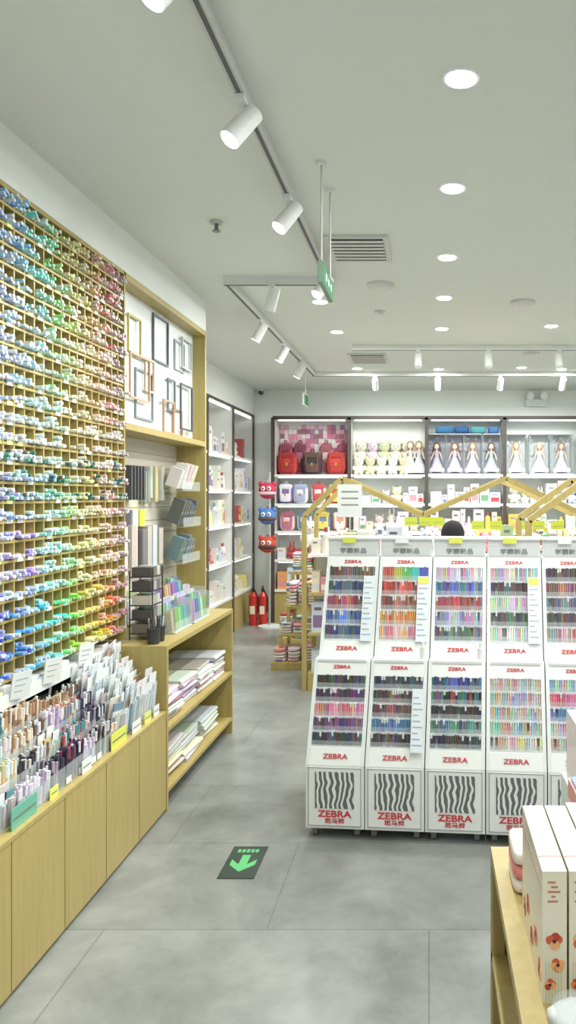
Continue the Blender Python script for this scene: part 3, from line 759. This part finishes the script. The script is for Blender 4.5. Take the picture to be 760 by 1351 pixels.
for k in range(7): q.box(.49+k*.1,.58+k*.1,2.33,2.5,.6,.6+U(.12,.18),random.choice((rgb(236,208,212),rgb(232,190,198),rgb(240,225,225))),'gloss')
for k in range(7): q.box(.49+k*.1,.58+k*.1,2.52,2.7,.6,.6+U(.24,.28),random.choice((rgb(236,208,212),rgb(232,212,216),rgb(240,225,225))),'gloss')
q.build('pink_gift_display')

# ------------------------------------------------------------ floor arrow decal
q=MB(Matrix.Translation((-.81,3.315,0)))
q.box(-.078,.078,-.145,.145,0,.003,rgb(52,66,59),'gloss')
G=rgb(95,190,120)
q.box(-.018,.018,-.02,.06,.003,.0036,G,'gloss')
q.add([(-.055,-.02,.0036),(.055,-.02,.0036),(0,-.09,.0036)],[(0,2,1)],G,'gloss'); q.add([(-.055,.02,.0037),(.055,.02,.0037),(.0,-.05,.0037),(0,-.09,.0037),(.055,-.03,.0037),(-.055,-.03,.0037)],[(0,5,3,2),(2,3,4,1)],G,'gloss')
for k in range(5): q.box(-.05+k*.02,-.036+k*.02,.085,.115,.003,.0036,G,'gloss')
q.build('exit_floor_sign')

# ------------------------------------------------------------ ceiling fixtures
def area(loc,power,size=.11,rot=(0,0,0),col=(1,1,.965),spread=math.pi):
    l=bpy.data.lights.new('lamp_light','AREA'); l.shape='DISK'; l.size=size; l.energy=power; l.color=col; l.spread=spread
    o=bpy.data.objects.new('lamp_light',l); sc.collection.objects.link(o); o.location=loc; o.rotation_euler=rot; return o
DL=[(.107,y) for y in (-.3,.7,1.6,2.53,3.43,4.42,5.32,6.3,8.3)]+[(-.78,5.43),(-.78,6.42),(-.78,8.25),(-.66,8.6)]+[(1.0,y) for y in (2.53,3.43,4.42,6.2,8.2)]+[(1.45,8.3)]+[(2.3,y) for y in(.7,2.5,4.4,6.2,8.2)]+[(3.4,y) for y in(1.5,4.4,7.2)]
for x,y in DL:
    e=empty('ceiling_downlight',(x,y,CZ))
    q=MB(); q.cyl((0,0,-.008),(0,0,0),.062,.066,n=28,col=WHITE); q.cyl((0,0,-.011),(0,0,-.008),.05,n=28,col=WHITE,mat='lamp'); q.build('trim_ring',e)
    l=area((0,0,-.02),12.2 if y<6 else 16.5); l.parent=e
for b2 in (((-.635,.2),(-.635,4.93),rgb(200,203,202)),((-1.31,4.84),(-.66,4.84),rgb(222,225,223)),((-1.29,4.86),(-1.29,8.48),rgb(205,208,206)),((-1.31,8.5),(3,8.5),rgb(225,228,226)),((-.71,7.0),(3,7.0),rgb(225,228,226))):
    q=MB(); q.beam((*b2[0],2.975),(*b2[1],2.975),.036,.05,b2[2]); q.beam((*b2[0],2.949),(*b2[1],2.949),.014,.004,rgb(90,92,92)); q.build('light_track')
def spot(x,y,aim,power=10,on=True):
    e=empty('track_spotlight',(x,y,2.947))
    q=MB(); q.box(-.018,.018,-.05,.05,-.02,0,OFFW); q.cyl((0,0,-.02),(0,0,-.06),.009,col=OFFW)
    d=(Vector(aim)-Vector((x,y,2.87))).normalized(); c=Vector((0,0,-.085))
    q.cyl(c-d*.07,c+d*.075,.034,.036,n=20,col=rgb(222,225,224)); q.cyl(c+d*.075,c+d*.078,.032,n=20,col=WHITE,mat='lamp' if on else 'paint')
    q.build('spot_head',e)
    if power:
        l=area(c+d*.085,power,.06,spread=math.radians(110)); l.rotation_euler=d.to_track_quat('-Z','Y').to_euler(); l.parent=e
for y,a in ((1.85,(-1.5,1.2,1.3)),(2.58,(-1.55,1.95,1.4)),(3.42,(-1.55,2.8,1.4)),(4.55,(-1.5,3.8,1.4)),(1.0,(-1.6,.6,1.4))): spot(-.635,y,a,6.5)
spot(-1.0,4.84,(-1.5,5.2,1.2),3,False)
for y in (5.8,6.7,7.6): spot(-1.29,y,(-2.3,y+.3,1.2),4,True)
for x in (-.6,.1,.8,1.5): spot(x,8.5,(x,9.8,1.7),2,False)
for x in (-.1,.55,1.2): spot(x,7.0,(x,6.2,1.0),2,False)
for (x0,x1,y0,y1) in ((-.57,-.22,4.05,4.49),(-.8,-.42,7.4,7.9)):
    q=MB(); q.box(x0,x1,y0,y1,2.985,3.0,rgb(205,208,206)); q.box(x0+.03,x1-.03,y0+.03,y1-.03,2.982,2.985,rgb(90,92,92))
    n=7
    for k in range(n):
        yy=y0+.05+(y1-y0-.1)*k/(n-1)
        q.beam((x0+.03,yy,2.976),(x1-.03,yy,2.976),.03,.004,rgb(210,212,210))
    q.build('ceiling_air_vent')
for (x,y,r) in ((-.32,5.0,.09),(.675,5.45,.09),(-.37,5.72,.04),(1.0,7.4,.08)):
    q=MB(); q.cyl((x,y,2.985),(x,y,3.0),r,r,n=28,col=rgb(205,207,204)); q.cyl((x,y,2.965),(x,y,2.985),r*.6,r*.75,n=24,col=rgb(215,216,214)); q.build('smoke_detector')
q=MB(); q.cyl((-1.08,3.85,2.985),(-1.08,3.85,3),.03,n=16,col=rgb(190,192,190)); q.cyl((-1.08,3.85,2.95),(-1.08,3.85,2.985),.01,n=10,col=rgb(130,132,130),mat='metal'); q.cyl((-1.08,3.85,2.945),(-1.08,3.85,2.95),.02,n=12,col=rgb(130,132,130),mat='metal'); q.build('fire_sprinkler')
q=MB(); q.cyl((-.45,3.17,2.58),(-.45,3.17,3),.004,col=rgb(180,182,180)); q.cyl((-.45,3.45,2.58),(-.45,3.45,3),.004,col=rgb(180,182,180))
GS=rgb(45,105,68)
q.box(-.460,-.440,3.14,3.48,2.49,2.58,rgb(120,150,132)); q.box(-.4615,-.460,3.145,3.475,2.493,2.577,GS,'cloth'); q.box(-.440,-.4385,3.145,3.475,2.493,2.577,GS,'cloth')
for k in range(3): q.box(-.4385,-.4380,3.22+k*.08,3.26+k*.08,2.52,2.55,rgb(130,165,145))
for k in (3.17,3.45): q.cyl((-.45,k,2.985),(-.45,k,3),.022,n=14,col=OFFW)
q.build('hanging_exit_sign')
q=MB(); q.cyl((-1.45,8.9,2.8),(-1.45,8.9,3),.005,col=OFFW); q.box(-1.462,-1.44,8.75,9.05,2.66,2.8,rgb(205,215,208)); q.box(-1.44,-1.4385,8.76,9.04,2.67,2.79,GS); q.build('hanging_exit_sign')
q=MB(); q.box(1.27,1.55,9.92,10,2.78,2.87,OFFW)
for x in (1.32,1.5): q.cyl((x,9.93,2.92),(x,9.87,2.91),.045,.05,n=16,col=WHITE); q.cyl((x,9.95,2.87),(x,9.93,2.92),.01,col=OFFW)
q.build('emergency_light')
q=MB(); q.cyl((-2.2,9.93,2.98),(-2.2,9.93,3),.04,n=16,col=WHITE); q.sq((-2.2,9.93,2.965),(.035,.035,.035),1,DARK,'gloss'); q.build('security_camera')

# ------------------------------------------------------------ person behind the stands
pe=empty('person',(.17,5.45,0))
m,nt,b=newmat('clothes')
tc=nt.nodes.new('ShaderNodeTexCoord'); sp=nt.nodes.new('ShaderNodeSeparateXYZ'); cr=nt.nodes.new('ShaderNodeValToRGB'); cr.color_ramp.interpolation='CONSTANT'
cr.color_ramp.elements[0].color=(*lin(rgb(60,60,66)),1); cr.color_ramp.elements[1].position=.06/1.5
cr.color_ramp.elements[1].color=(*lin(rgb(50,60,85)),1)
el=cr.color_ramp.elements.new(.72/1.5); el.color=(*lin(rgb(70,72,80)),1)
el=cr.color_ramp.elements.new(1.17/1.5); el.color=(*lin(rgb(225,190,168)),1)
dv=nt.nodes.new('ShaderNodeMath'); dv.operation='DIVIDE'; dv.inputs[1].default_value=1.5
nt.links.new(tc.outputs['Object'],sp.inputs[0]); nt.links.new(sp.outputs[2],dv.inputs[0]); nt.links.new(dv.outputs[0],cr.inputs[0]); nt.links.new(cr.outputs[0],b.inputs['Base Color']); b.inputs['Roughness'].default_value=.85
J=[((0,0,.74),.12),((0,0,.9),.115),((0,0,1.05),.12),((0,.0,1.14),.07),((0,.01,1.24),.042),
 ((.08,0,.68),.085),((.09,.01,.38),.055),((.09,0,.08),.038),((.09,.13,.03),.03),
 ((-.08,0,.68),.085),((-.09,.01,.38),.055),((-.09,0,.08),.038),((-.09,.13,.03),.03),
 ((.15,0,1.1),.055),((.2,-.01,.86),.038),((.2,.1,.68),.026),
 ((-.15,0,1.1),.055),((-.2,-.01,.86),.038),((-.2,.1,.68),.026)]
E=[(0,1),(1,2),(2,3),(3,4),(0,5),(5,6),(6,7),(7,8),(0,9),(9,10),(10,11),(11,12),(2,13),(13,14),(14,15),(2,16),(16,17),(17,18)]
me=bpy.data.meshes.new('body'); me.from_pydata([j[0] for j in J],E,[]); me.materials.append(m)
bo=bpy.data.objects.new('body',me); sc.collection.objects.link(bo); bo.parent=pe
sk=bo.modifiers.new('skin','SKIN'); 
for k,j in enumerate(J):
    me.skin_vertices[0].data[k].radius=(j[1],j[1]*.8 if k<4 else j[1])
me.skin_vertices[0].data[0].use_root=True
sb=bo.modifiers.new('sub','SUBSURF'); sb.levels=2; sb.render_levels=2
q=MB(); SK=rgb(225,190,168); HR=rgb(34,31,32)
q.sq((0,.01,1.315),(.072,.085,.105),1,SK,'paint',nu=20,nv=14)
q.sq((0,.1,1.305),(.012,.014,.02),1,SK,'paint')
for s in(-1,1): q.sq((s*.073,.01,1.31),(.01,.02,.028),1,SK,'paint'); q.sq((s*.03,.088,1.325),(.012,.006,.006),1,DARK,'gloss')
q.sq((0,.087,1.265),(.022,.006,.006),1,rgb(190,110,105),'paint')
q.sq((0,-.012,1.335),(.085,.092,.095),1,HR,'cloth',nu=24,nv=14); q.sq((0,-.055,1.27),(.08,.05,.12),.8,HR,'cloth',nu=20,nv=12)
for s in (-1,1):
    q.sq((s*.2,.125,.655),(.014,.032,.036),.7,SK,'paint',Matrix.Rotation(.5,4,'X'))
    for k,L in enumerate((.045,.052,.05,.04)):
        p=Vector((s*.2,.105+k*.015,.635-.004*k)); p1=p+Vector((0,.012,-L*.55)); q.cyl(p,p1,.0075,.007,n=8,col=SK); q.cyl(p1,p1+Vector((-s*.008,.0,-L*.5)),.007,.0055,n=8,col=SK)
    q.cyl((s*.195,.15,.66),(s*.185,.17,.63),.009,.007,n=8,col=SK)
q.build('head_and_hands',pe)

# ------------------------------------------------------------ world / camera
w=bpy.data.worlds.new('World'); sc.world=w; w.use_nodes=True
w.node_tree.nodes['Background'].inputs[0].default_value=(.92,.97,.95,1); w.node_tree.nodes['Background'].inputs[1].default_value=.8
cam=bpy.data.cameras.new('camera'); co=bpy.data.objects.new('camera',cam); sc.collection.objects.link(co)
co.location=(0,0,1.6); co.rotation_euler=(math.pi/2,0,0)
cam.sensor_fit='AUTO'; cam.sensor_width=36; cam.lens=1000*36/1351; cam.shift_x=-186/1351; cam.shift_y=-20.5/1351; cam.clip_start=.05
sc.camera=co
